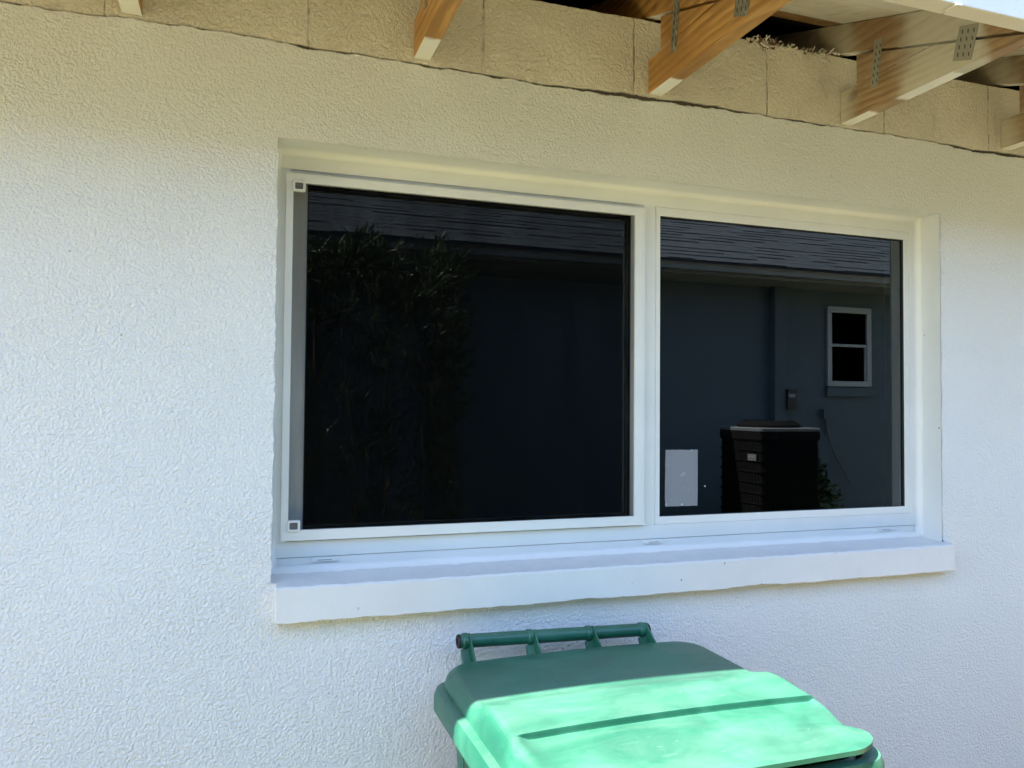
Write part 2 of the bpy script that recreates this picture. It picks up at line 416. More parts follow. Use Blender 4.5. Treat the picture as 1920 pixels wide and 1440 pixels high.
# window reveal
rv = MB(); YF = .085
rv.quad((OX0, .003, OZ1), (OX1, .003, OZ1), (OX1, .16, OZ1), (OX0, .16, OZ1))
rv.quad((OX0, .003, OZ0-.03), (OX0, .003, OZ1), (OX0, .16, OZ1), (OX0, .16, OZ0-.03))
rv.quad((OX1, .003, OZ0-.01), (OX1, .003, OZ1), (OX1, .16, OZ1), (OX1, .16, OZ0-.01))
for a in ((OX0-.012, OX0, OZ0, OZ1+.012), (OX1, OX1+.012, OZ0, OZ1+.012), (OX0, OX1, OZ1, OZ1+.012)):
    rv.quad((a[0], .003, a[2]), (a[1], .003, a[2]), (a[1], .003, a[3]), (a[0], .003, a[3]))
build('window_reveal', rv, reveal_m, house, recalc=False)
# sill, with a slightly chipped lower edge
sl = MB(); ns = 190; SX0, SX1 = -.084, 1.792
sr = random.Random(11)
for i in range(ns):
    xa, xb = SX0+(SX1-SX0)*i/ns, SX0+(SX1-SX0)*(i+1)/ns
    if i == 0: zl = -.4635
    def low(x): 
        z = -.4625 + .0006*math.sin(x*23)+.0006*math.sin(x*61+1)+.0006*math.sin(x*140)+.0004*math.sin(x*331)
        if 1.02 < x < 1.2: z += .0035*math.sin((x-1.02)/.18*math.pi)
        if .55 < x < .7: z += .0018*math.sin((x-.55)/.15*math.pi)
        return z
    def tpz(x): return -.3865 + .0006*math.sin(x*71)+.0005*math.sin(x*183)
    yf = -.032
    sec = lambda x: [(x, .16, -.372), (x, yf+.004, tpz(x)), (x, yf, tpz(x)-.004), (x, yf, low(x)+.002), (x, yf+.003, low(x)), (x, .02, low(x)+.001)]
    A, B = sec(xa), sec(xb)
    if i == 0: sl.quad((OX0-.006, .16, -.3725), (xa, .16, -.3725), (xa, -.001, -.3825), (OX0-.006, -.001, -.3825))
    for k in range(5): sl.quad(A[k], B[k], B[k+1], A[k+1])
    if i == 0: sl.f.append(tuple(range(len(sl.v), len(sl.v)+6))); sl.v += A; sl.m.append(0)
    if i == ns-1: sl.f.append(tuple(range(len(sl.v), len(sl.v)+6))); sl.v += B; sl.m.append(0)
build('window_sill', sl, sill_m, house, recalc=False)
# remaining shell: inner room, back, ends, attic floor
sh = MB()
sh.quad((X0, 0, -EYE), (X0, 5, -EYE), (X0, 5, .99), (X0, 0, .99)); sh.quad((X1, 0, -EYE), (X1, 5, -EYE), (X1, 5, .99), (X1, 0, .99))
sh.quad((X0, 5, -EYE), (X1, 5, -EYE), (X1, 5, .99), (X0, 5, .99))
sh.quad((X0, .2, .985), (X1, .2, .985), (X1, 5, .985), (X0, 5, .985))
for x in (X0+.01, X1-.01): sh.prism([(-.6, .885), (5, 2.78), (5, .985), (0, .985)], x-.004, x+.004, 'x')
sh.quad((X0, 5, .985), (X1, 5, .985), (X1, 5, 2.85), (X0, 5, 2.85))
build('outer_shell', sh, stucco, house, recalc=False)
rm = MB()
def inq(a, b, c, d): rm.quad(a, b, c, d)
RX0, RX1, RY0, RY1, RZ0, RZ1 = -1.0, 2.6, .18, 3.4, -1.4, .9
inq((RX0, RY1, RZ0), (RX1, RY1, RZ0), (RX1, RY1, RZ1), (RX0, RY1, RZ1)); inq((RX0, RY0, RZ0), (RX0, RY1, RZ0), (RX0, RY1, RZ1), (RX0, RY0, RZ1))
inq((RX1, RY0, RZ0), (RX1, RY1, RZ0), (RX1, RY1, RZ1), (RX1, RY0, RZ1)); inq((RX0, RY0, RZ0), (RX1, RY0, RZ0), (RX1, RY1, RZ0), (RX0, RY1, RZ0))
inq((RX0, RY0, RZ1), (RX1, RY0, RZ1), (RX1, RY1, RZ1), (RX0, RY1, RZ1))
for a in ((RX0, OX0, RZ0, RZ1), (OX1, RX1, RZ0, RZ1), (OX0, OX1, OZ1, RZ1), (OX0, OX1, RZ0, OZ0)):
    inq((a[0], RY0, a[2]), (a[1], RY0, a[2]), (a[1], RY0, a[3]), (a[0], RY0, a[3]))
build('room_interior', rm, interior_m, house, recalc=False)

# ---- sliding window
win = MB()
FX0, FX1, FZ0, FZ1 = -.088, 1.777, -.375, .580
YB = .155
def ring(mb, x0, x1, z0, z1, wl, wr, wb, wt, y0, y1, m=0):
    mb.box(x0, x1, y0, y1, z1-wt, z1, m); mb.box(x0, x1, y0, y1, z0, z0+wb, m)
    mb.box(x0, x0+wl, y0, y1, z0+wb, z1-wt, m); mb.box(x1-wr, x1, y0, y1, z0+wb, z1-wt, m)
# outer frame: head, sill track, jambs
win.box(FX0, FX1, YF, YB, .5405, FZ1); 
win.box(FX0, FX1, YF, YB, -.3455, -.3095); win.box(FX0, FX1, YF+.003, YB, FZ0, -.3465)
win.box(FX0, -.060, YF, YB, -.3095, .5405); win.box(1.7505, FX1, YF, YB, -.3095, .5405)
# meeting rail in the middle
win.box(.8465, .8800, YF+.001, YB, -.3095, .5405); win.box(.8808, .8830, YF+.003, YB, -.3095, .5405)
# recessed head behind the screen's top rail
win.box(-.060, .8465, YF+.0035, YB, .5200, .5405)
frame = build('window_frame_probe', win, white_frame, house, bevel=.0008)
frame.name = 'window'
W = frame
gb = MB(); ring(gb, .8832, 1.7502, -.3093, .5403, .0128, .019, .0205, .0235, YF+.0015, YF+.014)
build('glazing_bead', gb, white_frame, W, bevel=.0012)
gk = MB(); ring(gk, .8955, 1.7318, -.2895, .5175, .0016, .0022, .0016, .003, YF+.004, YF+.0165)
build('gasket', gk, gasket, W)
fp = MB(); fp.quad((.89, YF+.010, -.295), (1.74, YF+.010, -.295), (1.74, YF+.010, .52), (.89, YF+.010, .52))
build('fixed_pane', fp, glass, W, recalc=False)
# inside face of the right jamb, seen through the fixed pane
ij = MB(); ij.box(1.728, 1.7503, YF+.022, YB, -.3093, .5403); ij.box(1.722, 1.728, YF+.045, YB, -.3093, .5403)
build('inner_jamb', ij, white_frame, W, bevel=.001)
# sliding sash behind the screen
sa = MB(); ring(sa, -.0595, .846, -.3090, .5190, (.0375), .0295, .0165, .0060, YF+.022, YF+.048)
build('sash', sa, white_frame, W, bevel=.001)
sg = MB(); ring(sg, -.0225, .817, -.2945, .5135, .002, .002, .002, .002, YF+.0205, YF+.03)
build('sash_gasket', sg, gasket, W)
sp = MB(); sp.quad((-.024, YF+.0245, -.300), (.82, YF+.0245, -.300), (.82, YF+.0245, .515), (-.024, YF+.0245, .515))
build('sash_pane', sp, glass, W, recalc=False)
# insect screen
sc = MB(); YS = .0725
sc.box(-.0725, .8425, YS, YS+.011, .5080, .5288); sc.box(-.0725, .8425, YS, YS+.011, -.3060, -.2825)
sc.box(-.0725, -.0565, YS+.0004, YS+.0106, -.2825, .5085); sc.box(.8145, .8425, YS+.0004, YS+.0106, -.2825, .5085)
sc.box(.8355, .8358, YS-.0005, YS, -.30, .53)
build('screen_frame', sc, white_frame, W, bevel=.0012)
ms = MB(); ms.quad((-.06, YS+.007, -.288), (.82, YS+.007, -.288), (.82, YS+.007, .512), (-.06, YS+.007, .512))
build('screen_mesh', ms, screen_m, W, recalc=False)
def rrect(cx, cz, hw, hh, r, k=5):
    pts = []
    for sx, sz, a0 in ((1, 1, 0), (-1, 1, 90), (-1, -1, 180), (1, -1, 270)):
        for j in range(k+1):
            a = math.radians(a0+90*j/k); pts.append((cx+sx*(hw-r)+r*math.cos(a), cz+sz*(hh-r)+r*math.sin(a)))
    return pts
for cz in (.4995, -.2725):
    l = MB(); cx = -.0445
    o_ = rrect(cx, cz, .0145, .0128, .004); i_ = rrect(cx, cz, .0088, .0076, .0022)
    o2 = rrect(cx, cz, .0135, .0118, .0036); i2 = rrect(cx, cz, .0094, .0081, .0025)
    l.loft([[(p[0], YS+.004, p[1]) for p in o_], [(p[0], YS-.003, p[1]) for p in o_], [(p[0], YS-.0042, p[1]) for p in o2],
            [(p[0], YS-.0042, p[1]) for p in i2], [(p[0], YS-.003, p[1]) for p in i_], [(p[0], YS+.004, p[1]) for p in i_]], False, False)
    n0 = len(l.v); l.v += [(p[0], YS-.0005, p[1]) for p in i_]; l.f.append(tuple(range(n0, n0+len(i_)))); l.m.append(1)
    build('screen_latch', l, [white_frame, grey_plastic], W, smooth=True, label='square white corner clip with a grey centre')
# weep hole covers
for a, b in ((-.004, .058), (.848, .905), (1.627, 1.685)):
    l = MB(); c0 = (a+b)/2; hw = (b-a)/2
    zc = -.3530
    l.prism(rrect(c0, zc, hw, .0052, .002, 3), YF-.0015, YF+.004, 'y')
    l.prism(rrect(c0, zc-.0005, hw*.62, .0031, .001, 3), YF-.0032, YF-.0014, 'y')
    l.box(c0-hw*.55, c0+hw*.5, YF-.0036, YF-.0031, zc-.0012, zc-.0001, 1)
    build('weep_cover', l, [white_frame, dark_gap], W, bevel=.0004)
# caulk bead round the frame
ck = MB(); cr_ = random.Random(5)
def bead(p0, p1, inx, inz, n=60):
    """concave quarter fillet running p0->p1; (inx,inz) points from the reveal into the opening"""
    rings = []
    for i in range(n+1):
        t = i/n; x = p0[0]+(p1[0]-p0[0])*t; z = p0[1]+(p1[1]-p0[1])*t
        s = 1+.07*math.sin(i*.7+p0[0]*9)+.05*math.sin(i*1.9)+cr_.uniform(-.02, .02)
        rw, rd = .0150*s, .0165*s; R_ = []
        for k in range(7):
            a = math.pi/2*k/6
            u, d = rw*(1-math.sin(a)*1.0), rd*(1-math.cos(a)*1.0)
            # k=0: on the frame face away from reveal ; k=6: on the reveal out front
            R_.append((x+inx*u, YF+.0005-d, z+inz*u))
        R_.append((x-inx*.002, YF+.006, z-inz*.002)); rings.append(R_)
    ck.loft(rings, False, False)
bead((OX0, OZ1), (OX1, OZ1), 0, -1); bead((OX0, OZ0+.003), (OX0, OZ1), 1, 0, 40); bead((OX1, OZ0+.003), (OX1, OZ1), -1, 0, 40); bead((OX0, OZ0-.0015), (OX1, OZ0-.0015), 0, 1)
build('caulk_bead', ck, caulk, W, smooth=True, angle=60)
# torn grey label stuck on the fixed pane
sk = MB(); YG = YF+.0092
pts = [(.917, -.262)]
rk = random.Random(2)
outl = []
for (a, b) in (((.9165, -.2635), (1.0165, -.2640)), ((1.0165, -.2640), (1.0170, -.1125)), ((1.0170, -.1125), (.9175, -.1120)), ((.9175, -.1120), (.9165, -.2635))):
    for i in range(14):
        t = i/14; outl.append((a[0]+(b[0]-a[0])*t+rk.uniform(-.0005, .0005), a[1]+(b[1]-a[1])*t+rk.uniform(-.0005, .0005)))
sk.prism(outl, YG-.0004, YG, 'y')
for (cx, cz, sx, sz) in ((.966, -.180, .0012, .006), (.972, -.178, .0010, .009), (.976, -.176, .004, .0012), (.9725, -.215, .0012, .0022), (.925, -.152, .001, .002),
                     (.988, -.219, .001, .0015), (.968, -.2595, .004, .004), (.998, -.114, .0012, .004), (.920, -.258, .002, .004), (.945, -.250, .0008, .0015), (.935, -.246, .0009, .001)):
    sk.prism([(cx+sx*math.cos(t)*rk.uniform(.6, 1), cz+sz*math.sin(t)*rk.uniform(.6, 1)) for t in [k*math.pi/4 for k in range(8)]], YG-.0008, YG-.0004, 'y', 1)
sk.prism([(1.040+.0022*math.cos(t), -.212+.0022*math.sin(t)) for t in [k*math.pi/5 for k in range(10)]], YG-.0006, YG, 'y', 1)
build('sticker', sk, [sticker_m, M_plain('bare_paper', (.48, .50, .52), .7)], W, label='grey rectangular sticker with scraped spots')

# ---- roof: deck planks, shingles, fascia
T = .338
dk = MB(); dz = lambda y: 1.0885+T*y
pl = [-.652, -.428, -.2135, -.0035, .066]
for k in range(4):
    a, b = pl[k]+.0015, pl[k+1]-.0015; m = 0 if k < 3 else 1
    dk.prism([(a, dz(a)), (b, dz(b)), (b, dz(b)+.018), (a, dz(a)+.018)], X0-.3, X1+.3, 'x', m)
dk.prism([(.0675, dz(.0675)), (5.1, dz(5.1)), (5.1, dz(5.1)+.02), (.0675, dz(.0675)+.02)], X0-.3, X1+.3, 'x', 2)
build('roof_deck', dk, [deck_paint, deck_bare, attic_black], house)
shg = MB(); shr = random.Random(4)
for c in range(36):
    y0 = -.668+.142*c; z0 = dz(y0)+.021; y1 = y0+.2
    shg.prism([(y0, z0+.004), (y0, z0+.009), (y1, z0+.004+T*.2+.003), (y1, z0+.001+T*.2)], X0-.32, X1+.32, 'x')
build('roof_shingles', shg, M_shingle('brown_asphalt_shingle', (.10, .085, .07)), house)
fa = MB()
fa.box(X0-.3, X1+.3, -.6375, -.6015, .7815, .905, 1)
fa.box(X0-.3, X1+.3, -.6405, -.6378, .7795, .915, 0)           # metal wrap on the outer face
fa.box(X0-.3, X1+.3, -.660, -.6408, .885, .889, 0)           # drip edge
fa.box(X0-.3, 1.128, -.6400, -.6010, .7785, .7812, 1); fa.box(1.130, X1+.3, -.6400, -.6010, .7782, .7812, 1)
fa.prism([(-.645, .774), (-.612, .776), (-.612, .7783), (-.645, .7783)], 1.118, 1.132, 'x', 1)
build('fascia', fa, [fascia_m, fascia_back], house, bevel=.0012)

# ---- trusses
def truss(k, mat, label):
    x = -.4071+.6096*k
    tr = MB()
    low = lambda y: .998+T*y
    tr.prism([(-.600, low(-.600)+.006), (3.2, low(3.2)), (3.2, low(3.2)+.089), (-.600, low(-.600)+.089)], x, x+.038, 'x')
    tc = build('roof_truss', tr, mat, house, bevel=.0015, label=label)
    lc = MB(); lc.prism([(.0035, .804), (.0035, .892), (-.309, .892), (-.566, .8055), (-.566, .804)], x+.0004, x+.0384, 'x')
    build('soffit_chord', lc, mat, tc, bevel=.0012)
    fl = MB(); fl.prism([(-.057, .8935), (-.057, .9775), (-.300, .8950)], x+.001, x+.037, 'x')
    build('filler_wedge', fl, mat, tc, bevel=.0008)
    for side in (0, 1):
        s = x-.0012 if side == 0 else x+.0396; t = x+.0002 if side == 0 else x+.0384
        a, b = min(s, t), max(s, t); o = (a-.0004, a) if side == 0 else (b, b+.0004)
        p = MB(); q = [(-.124, .986), (-.152, .982), (-.134, .859), (-.108, .863)]
        p.prism(q, a, b, 'x')
        for i in range(6):
            for j in range(2):
                f = .08+.16*i; yc = (-.131-.013*j)*(1-f)+(-.114-.013*j)*f; zc = .978*(1-f)+.866*f
                p.prism([(yc, zc), (yc-.003, zc), (yc-.0035, zc-.009), (yc-.0005, zc-.009)], o[0], o[1], 'x', 1)
        build('strap_plate', p, [steel_paint if mat is wood_grey else steel, plate_slot], tc)
        p = MB(); q = [(-.386, .903), (-.437, .888), (-.415, .811), (-.366, .829)]
        p.prism(q, a, b, 'x')
        for i in range(4):
            for j in range(3):
                f = .12+.22*i; h = .18+.3*j
                ya = q[0][0]*(1-h)+q[1][0]*h; za = q[0][1]*(1-h)+q[1][1]*h; yb = q[3][0]*(1-h)+q[2][0]*h; zb_ = q[3][1]*(1-h)+q[2][1]*h
                yc = ya*(1-f)+yb*f; zc = za*(1-f)+zb_*f
                p.prism([(yc, zc), (yc-.0028, zc-.001), (yc-.0022, zc-.010), (yc+.0006, zc-.009)], o[0], o[1], 'x', 1)
        build('nail_plate', p, [steel_paint if mat is wood_grey else steel, plate_slot], tc)
truss(-1, wood_warm, 'bare truss tail beyond the left edge'); truss(0, wood_warm, 'bare truss tail above the left wall with a white foot')
truss(1, wood_warm, 'bare orange truss tail over the screened sash'); truss(2, wood_warm, 'bare orange truss tail with strong grain')
truss(3, wood_grey, 'grey oversprayed truss tail with white and orange underside'); truss(4, wood_grey, 'oversprayed truss tail at the right edge')
truss(5, wood_end, 'truss tail beyond the right edge')

# ---- shredded debris on the block top
db = MB(); dr = random.Random(9)
def scrap(x, y, z, L, wd, m):
    d = Vector((dr.gauss(0, 1), dr.gauss(0, .6), dr.gauss(.2, .8))).normalized(); s = d.orthogonal().normalized()
    s = Matrix.Rotation(dr.uniform(0, 6.28), 3, d) @ s; p = Vector((x, y, z)); u = d.cross(s)
    pts = []
    for i in range(4):
        t = i/3; c = p+d*L*t+u*L*.25*math.sin(t*math.pi)*dr.uniform(-1, 1); pts.append((c+s*wd*(1-t*.6), c-s*wd*(1-t*.6)))
    for i in range(3): db.quad(tuple(pts[i][0]), tuple(pts[i][1]), tuple(pts[i+1][1]), tuple(pts[i+1][0]), m)
for i in range(230):
    x = dr.choice([dr.gauss(1.15, .018), dr.gauss(1.205, .02), dr.uniform(1.12, 1.42), dr.uniform(1.2, 1.42)])
    scrap(x, dr.uniform(-.004, .04), .994+dr.uniform(-.004, .012)-(.012 if x < 1.24 and dr.random() < .4 else 0), dr.uniform(.008, .022), dr.uniform(.0014, .004), 0)
for i in range(16):
    x = dr.choice([dr.gauss(1.15, .02), dr.gauss(1.21, .02), 1.30, 1.31])
    scrap(x, dr.uniform(-.004, .01), .985+dr.uniform(-.006, .012), dr.uniform(.012, .024), dr.uniform(.003, .007), 1)
deb = build('debris', db, [M_plain('shredded_paper', (.78, .75, .68), .9, .1), M_plain('brown_scrap', (.16, .075, .04), .9, .1)], None, org=(1.2, .01, .9965), recalc=False)
tag(deb, 'shredded pale fluff and brown scraps on top of the block wall', 'debris')

# ------------------------------------------------------------------ wheeled bin
bin_ = empty('wheelie_bin', (.57, -.42, -EYE), 'green plastic wheelie bin with a half sunlit lid under the window', 'bin')
CX = .572
def rr_xy(x0, x1, y0, y1, r, z, k=6):
    cx, cy = (x0+x1)/2, (y0+y1)/2; hw, hh = (x1-x0)/2, (y1-y0)/2
    return [(p[0], p[1], z) for p in rrect(cx, cy, hw, hh, r, k)]
bd = MB()
def insetr(d, z, r=.05, fy=0): return rr_xy(.262+d, .878-d, -.680+d+fy, -.125-d*.4, r, z)
bd.loft([insetr(.075, -EYE+.02), insetr(.070, -EYE+.06), insetr(.045, -1.25), insetr(.012, -.72), insetr(.008, -.655), insetr(.006, -.60),
         insetr(.010, -.596), insetr(.014, -.66), insetr(.05, -1.25), insetr(.085, -1.5)], True, True)
for sx in (-1, 1):                                    # moulded side ribs
    for yy in (-.22, -.60):
        xs_ = CX+sx*.288
        bd.box(min(xs_, xs_+sx*.012), max(xs_, xs_+sx*.012), yy-.012, yy+.012, -.95, -.63)
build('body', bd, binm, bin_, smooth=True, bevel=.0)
rim = MB()
ro = lambda e, z: rr_xy(.233-e, .905+e, -.702-e*.6, -.100+e*.3, .055, z)
rim.loft([ro(-.030, -.640), ro(-.003, -.640), ro(.003, -.634), ro(.003, -.605), ro(-.002, -.592), ro(-.016, -.588), ro(-.026, -.591), ro(-.030, -.640)], False, False)
for xx in (.40, .56, .72, .82):                        # webs under the front rim
    rim.box(xx-.003, xx+.003, -.695, -.665, -.69, -.6405)
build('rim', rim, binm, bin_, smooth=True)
# lid: a height field over a rounded outline
def sst(a, b, t):
    t = max(0, min(1, (t-a)/(b-a))); return t*t*(3-2*t)
LX0, LX1, LY0, LY1 = .249, .890, -.714, -.088
def rad(y): return .075
def lid_half(y):
    hw = (LX1-LX0)/2 - .006*sst(-.52, -.50, y)*0
    for ye, r in ((LY1, .075), (LY0, .085)):
        d = abs(y-ye)
        if d < r and ((ye == LY1 and y > LY1-r) or (ye == LY0 and y < LY0+r)): hw -= r-math.sqrt(max(0, r*r-(r-d)**2))
    return hw
def sdf(x, y):
    r = .075; cx, cy = (LX0+LX1)/2, (LY0+LY1)/2
    qx, qy = abs(x-cx)-((LX1-LX0)/2-r), abs(y-cy)-((LY1-LY0)/2-r)
    return -(math.hypot(max(qx, 0), max(qy, 0))+min(max(qx, qy), 0)-r)
def lid_top(x, y):
    crown = .006*(1-((x-CX)/.3)**2)
    z = -.556+crown
    hump = sst(-.33, -.43, y)*.022
    z += hump
    z -= .006*sst(-.44, -.53, y)
    xin = sst(.272, .304, x)*sst(.880, .862, x)
    z -= .0125*sst(-.5325, -.5365, y)*xin + .005*sst(-.53, -.56, y)*(1-xin)
    z -= .0045*sst(-.545, -.69, y)
    return z
def qr(t):                                # quarter-round shoulder
    t = max(0, min(1, t)); return math.sqrt(max(0, 1-(1-t)**2.2))
def lid_z(x, y):
    e = sdf(x, y); fl = -.590+.029*sst(-.50, -.69, y)
    top = lid_top(x, y)
    wside = .026+.016*sst(-.545, -.62, y); e0 = .002+.020*sst(-.55, -.64, y)
    fr = sst(-.688, -.676, y)                 # small ridge before the lettered front band
    top = top-.0045*(1-fr)
    k = qr((e-e0)/wside)
    kx = qr((min(x-LX0, LX1-x)-e0)/wside)*sst(0, .012, y-LY0)
    b = sst(-.60, -.66, y); k = k*(1-b)+max(k, kx)*b
    return fl+(max(top, fl)-fl)*k
ld = MB()
ys = sorted(set([LY1-.075*(1-math.cos(t*math.pi/2/14)) for t in range(15)]+[LY0+.085*(1-math.cos(t*math.pi/2/14)) for t in range(15)]
        + [LY0+.085+(LY1-.075-LY0-.085)*i/80 for i in range(81)] + [-.531-.0006*i for i in range(12)]))
us = sorted(set([-1+2*i/64 for i in range(65)]+[s*(1-.12*(1-math.cos(t*math.pi/2/12))) for t in range(13) for s in (-1, 1)]))
top = []
for y in ys:
    hw = max(lid_half(y), .012)
    top.append([((LX0+LX1)/2+u*hw, y, 0) for u in us])
nu, ny = len(us), len(ys)
for j in range(ny):
    for i in range(nu):
        x, y, _ = top[j][i]; zz = lid_z(x, y)
        if -.5395 < y < -.5325:               # undercut below the step
            xin = sst(.274, .294, x)*sst(.880, .866, x); y += .004*xin*sst(-.5325, -.5365, y)
        ld.v.append((x, y, zz))
for j in range(ny-1):
    for i in range(nu-1):
        a = j*nu+i; ld.f.append((a, a+1, a+nu+1, a+nu)); ld.m.append(0)
# skirt lip
per = [i for i in range(nu)]+[j*nu+nu-1 for j in range(1, ny)]+[(ny-1)*nu+i for i in range(nu-2, -1, -1)]+[j*nu for j in range(ny-2, 0, -1)]
n0 = len(ld.v)
for k, a in enumerate(per):
    v = ld.v[a]; ld.v.append((v[0], v[1], v[2]-.008))
P_ = len(per)
for k in range(P_):
    q = (k+1) % P_; ld.f.append((per[k], per[q], n0+q, n0+k)); ld.m.append(0)
n1 = len(ld.v)
for j in range(ny):
    for i in range(nu):
        x, y, z = ld.v[j*nu+i]; ld.v.append((x+(CX-x)*.01, y+(-.43-y)*.01, z-.006))
for j in range(ny-1):
    for i in range(nu-1):
        a = n1+j*nu+i; ld.f.append((a, a+nu, a+nu+1, a+1)); ld.m.append(0)
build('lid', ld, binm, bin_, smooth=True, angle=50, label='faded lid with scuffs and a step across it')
# handle: hollow bar, rings, arms with fins
hb = MB(); HY, HR = -.058, .0155
HB0, HB1 = (.310, HY, -.5245), (.777, HY, -.5370)
def HZ(x): return HB0[2]+(HB1[2]-HB0[2])*(x-HB0[0])/(HB1[0]-HB0[0])
hb.tube([HB0, HB1], HR, 20)
handle = build('handle_bar', hb, binm, bin_, smooth=True)
def circ(x, r): return [(x, HY+r*math.cos(t), HZ(x)+r*math.sin(t)) for t in [2*math.pi*j/20 for j in range(20)]]
for xx, s_ in ((.310, -1), (.777, 1)):
    c = MB()
    c.loft([circ(xx+s_*.0005, HR*.99), circ(xx+s_*.004, HR*.99), circ(xx+s_*.006, HR*.9), circ(xx+s_*.006, HR*.55), circ(xx+s_*.001, HR*.5)], True, True)
    build('end_cap', c, rubber, handle, smooth=True)
for xx in (.322, .476, .624, .764):
    a = MB(); hz = HZ(xx)
    a.loft([circ(xx-.007, HR+.0003), circ(xx-.005, HR+.0022), circ(xx+.005, HR+.0022), circ(xx+.007, HR+.0003)], True, True)
    # flat arm and its fin running from the bar down to the lid hinge
    a.prism([(HY-.004, hz-HR-.001), (HY-.012, hz-HR+.001), (-.118, -.583), (-.118, -.640), (-.104, -.640)], xx-.012, xx+.006, 'x')
    a.prism([(HY+.011, hz+.011), (HY-.004, hz+.0185), (HY-.015, hz+.013), (-.122, -.556), (-.122, -.60), (HY-.010, hz-.015)], xx+.0058, xx+.0100, 'x')
    build('handle_arm', a, binm, handle, bevel=.0012)
# wheels and axle
ax = MB(); ax.tube([(.22, -.115, -EYE+.125), (.924, -.115, -EYE+.125)], .011, 12); build('axle', ax, steel, bin_, smooth=True)
for xx in (.225, .919):
    wv_ = MB()
    def cw(x, r): return [(x, -.115+r*math.cos(t), -EYE+.125+r*math.sin(t)) for t in [2*math.pi*j/28 for j in range(28)]]
    wv_.loft([cw(xx-.025, .06), cw(xx-.025, .110), cw(xx-.018, .123), cw(xx+.018, .123), cw(xx+.025, .110), cw(xx+.025, .06)], True, True)
    wh = build('wheel', wv_, rubber, bin_, smooth=True)
    hubm = MB(); hubm.loft([cw(xx-.029, .02), cw(xx-.029, .055), cw(xx+.029, .055), cw(xx+.029, .02)], True, True); build('hub', hubm, binm, wh, smooth=True)

# ------------------------------------------------------------------ what the glass reflects: the house next door
NW, NG = -3.97, -3.42        # wall face, gutter front
nb = empty('neighbour_house', (3.0, NW, -EYE), 'blue grey house with a shingled roof reflected in the window', 'house')
n_wall = M_paint('blue_grey_stucco', (.095, .128, .150), .8, 0, .002, 50)
n_trim = M_plain('pale_trim', (.36, .39, .40), .45)
n_cab = M_plain('grey_cable', (.13, .155, .17), .6)
n_gut = M_plain('grey_gutter', (.20, .22, .23), .5)
WZ = 1.16
q = MB(); q.box(-6, 12, NW-6, NW, -EYE, WZ); build('wall', q, n_wall, nb)
rf = MB(); NT = .45
EZ = 1.165
rz = lambda y: EZ+.014+(NG-y)*NT
rf.prism([(NG+.015, rz(NG+.015)-.02), (NG+.015, rz(NG+.015)), (-7.2, rz(-7.2)), (-7.2, rz(-7.2)-.02)], -6.4, 12.4, 'x')
roof = build('roof', rf, M_shingle('roof_underlay', (.05, .05, .055)), nb)
shb = MB(); r5 = random.Random(21); cN = math.sqrt(1+NT*NT)
for c in range(24):
    y0 = NG+.022-.130*c; x = -6.4+r5.uniform(0, .2)
    while x < 12.4:
        L = r5.uniform(.2, .45); th = r5.choice((.0055, .0065, .012, .0135))
        y1 = y0-.175; a = rz(y0)+.001; b = rz(y1)+.001
        shb.prism([(y0, a), (y0, a+th), (y1, b+.003), (y1, b)], x, x+L-.003, 'x'); x += L
build('shingle_courses', shb, M_shingle('grey_asphalt_shingle', (.055, .062, .062)), roof)
gt = MB()
gt.prism([(NG-.10, EZ-.055), (NG-.02, EZ-.060), (NG-.012, EZ-.03), (NG+.006, EZ-.008), (NG+.008, EZ+.012), (NG-.004, EZ+.012), (NG-.012, EZ-.005), (NG-.09, EZ-.045)], -6.4, 12.4, 'x')
build('gutter', gt, n_gut, nb)
sf = MB(); sf.box(-6.4, 12.4, NW-.02, NG-.085, EZ-.062, EZ-.045); sf.box(-6.4, 12.4, NG-.115, NG-.098, EZ-.08, EZ+.05); build('soffit', sf, n_gut, nb)
ds = MB(); ds.box(4.33, 4.455, NW, NW+.085, -EYE+.1, WZ-.06); build('downspout', ds, n_wall, nb, bevel=.008)
nw = MB(); ring(nw, 4.958, 5.468, .215, .958, .05, .055, .05, .055, NW, NW+.028); nw.box(5.008, 5.413, NW+.004, NW+.02, .585, .612); nw.box(5.395, 5.413, NW+.003, NW+.018, .265, .585)
nwo = build('window', nw, n_trim, nb, bevel=.003)
q = MB(); q.quad((5.0, NW+.006, .26), (5.42, NW+.006, .26), (5.42, NW+.006, .91), (5.0, NW+.006, .91)); build('pane', q, M_plain('dark_pane', (.001, .001, .0015), .5, 0.0), nwo)
q = MB(); q.box(4.945, 5.46, NW, NW+.04, .120, .205); build('window_sill', q, n_wall, nb, bevel=.004)
q = MB(); q.box(4.447, 4.545, NW+.03, NW+.11, -.01, .165); q.box(4.462, 4.525, NW+.109, NW+.112, .105, .135, 1)
q.box(4.441, 4.551, NW+.03, NW+.116, .165, .172)
build('disconnect_box', q, [M_plain('black_box', (.015, .015, .017), .5), M_plain('grey_label', (.35, .36, .38), .6)], nb, bevel=.003)
q = MB(); q.box(4.885, 4.985, NW, NW+.06, -.085, .0); q.tube([(4.93, NW+.03, -.09), (4.93, NW+.03, -.24)], .013, 8)
ob = build('outlet_box', q, n_wall, nb, bevel=.004)
q = MB(); q.tube([(4.93+.27*math.sin(t*1.75)*(.25+.75*t), NW+.04, -.13-.55*t-.06*math.sin(t*3.1)) for t in [i/18 for i in range(19)]], .009, 8); build('cable', q, n_cab, ob, smooth=True)
nb.rotation_euler = (0, 0, 0)

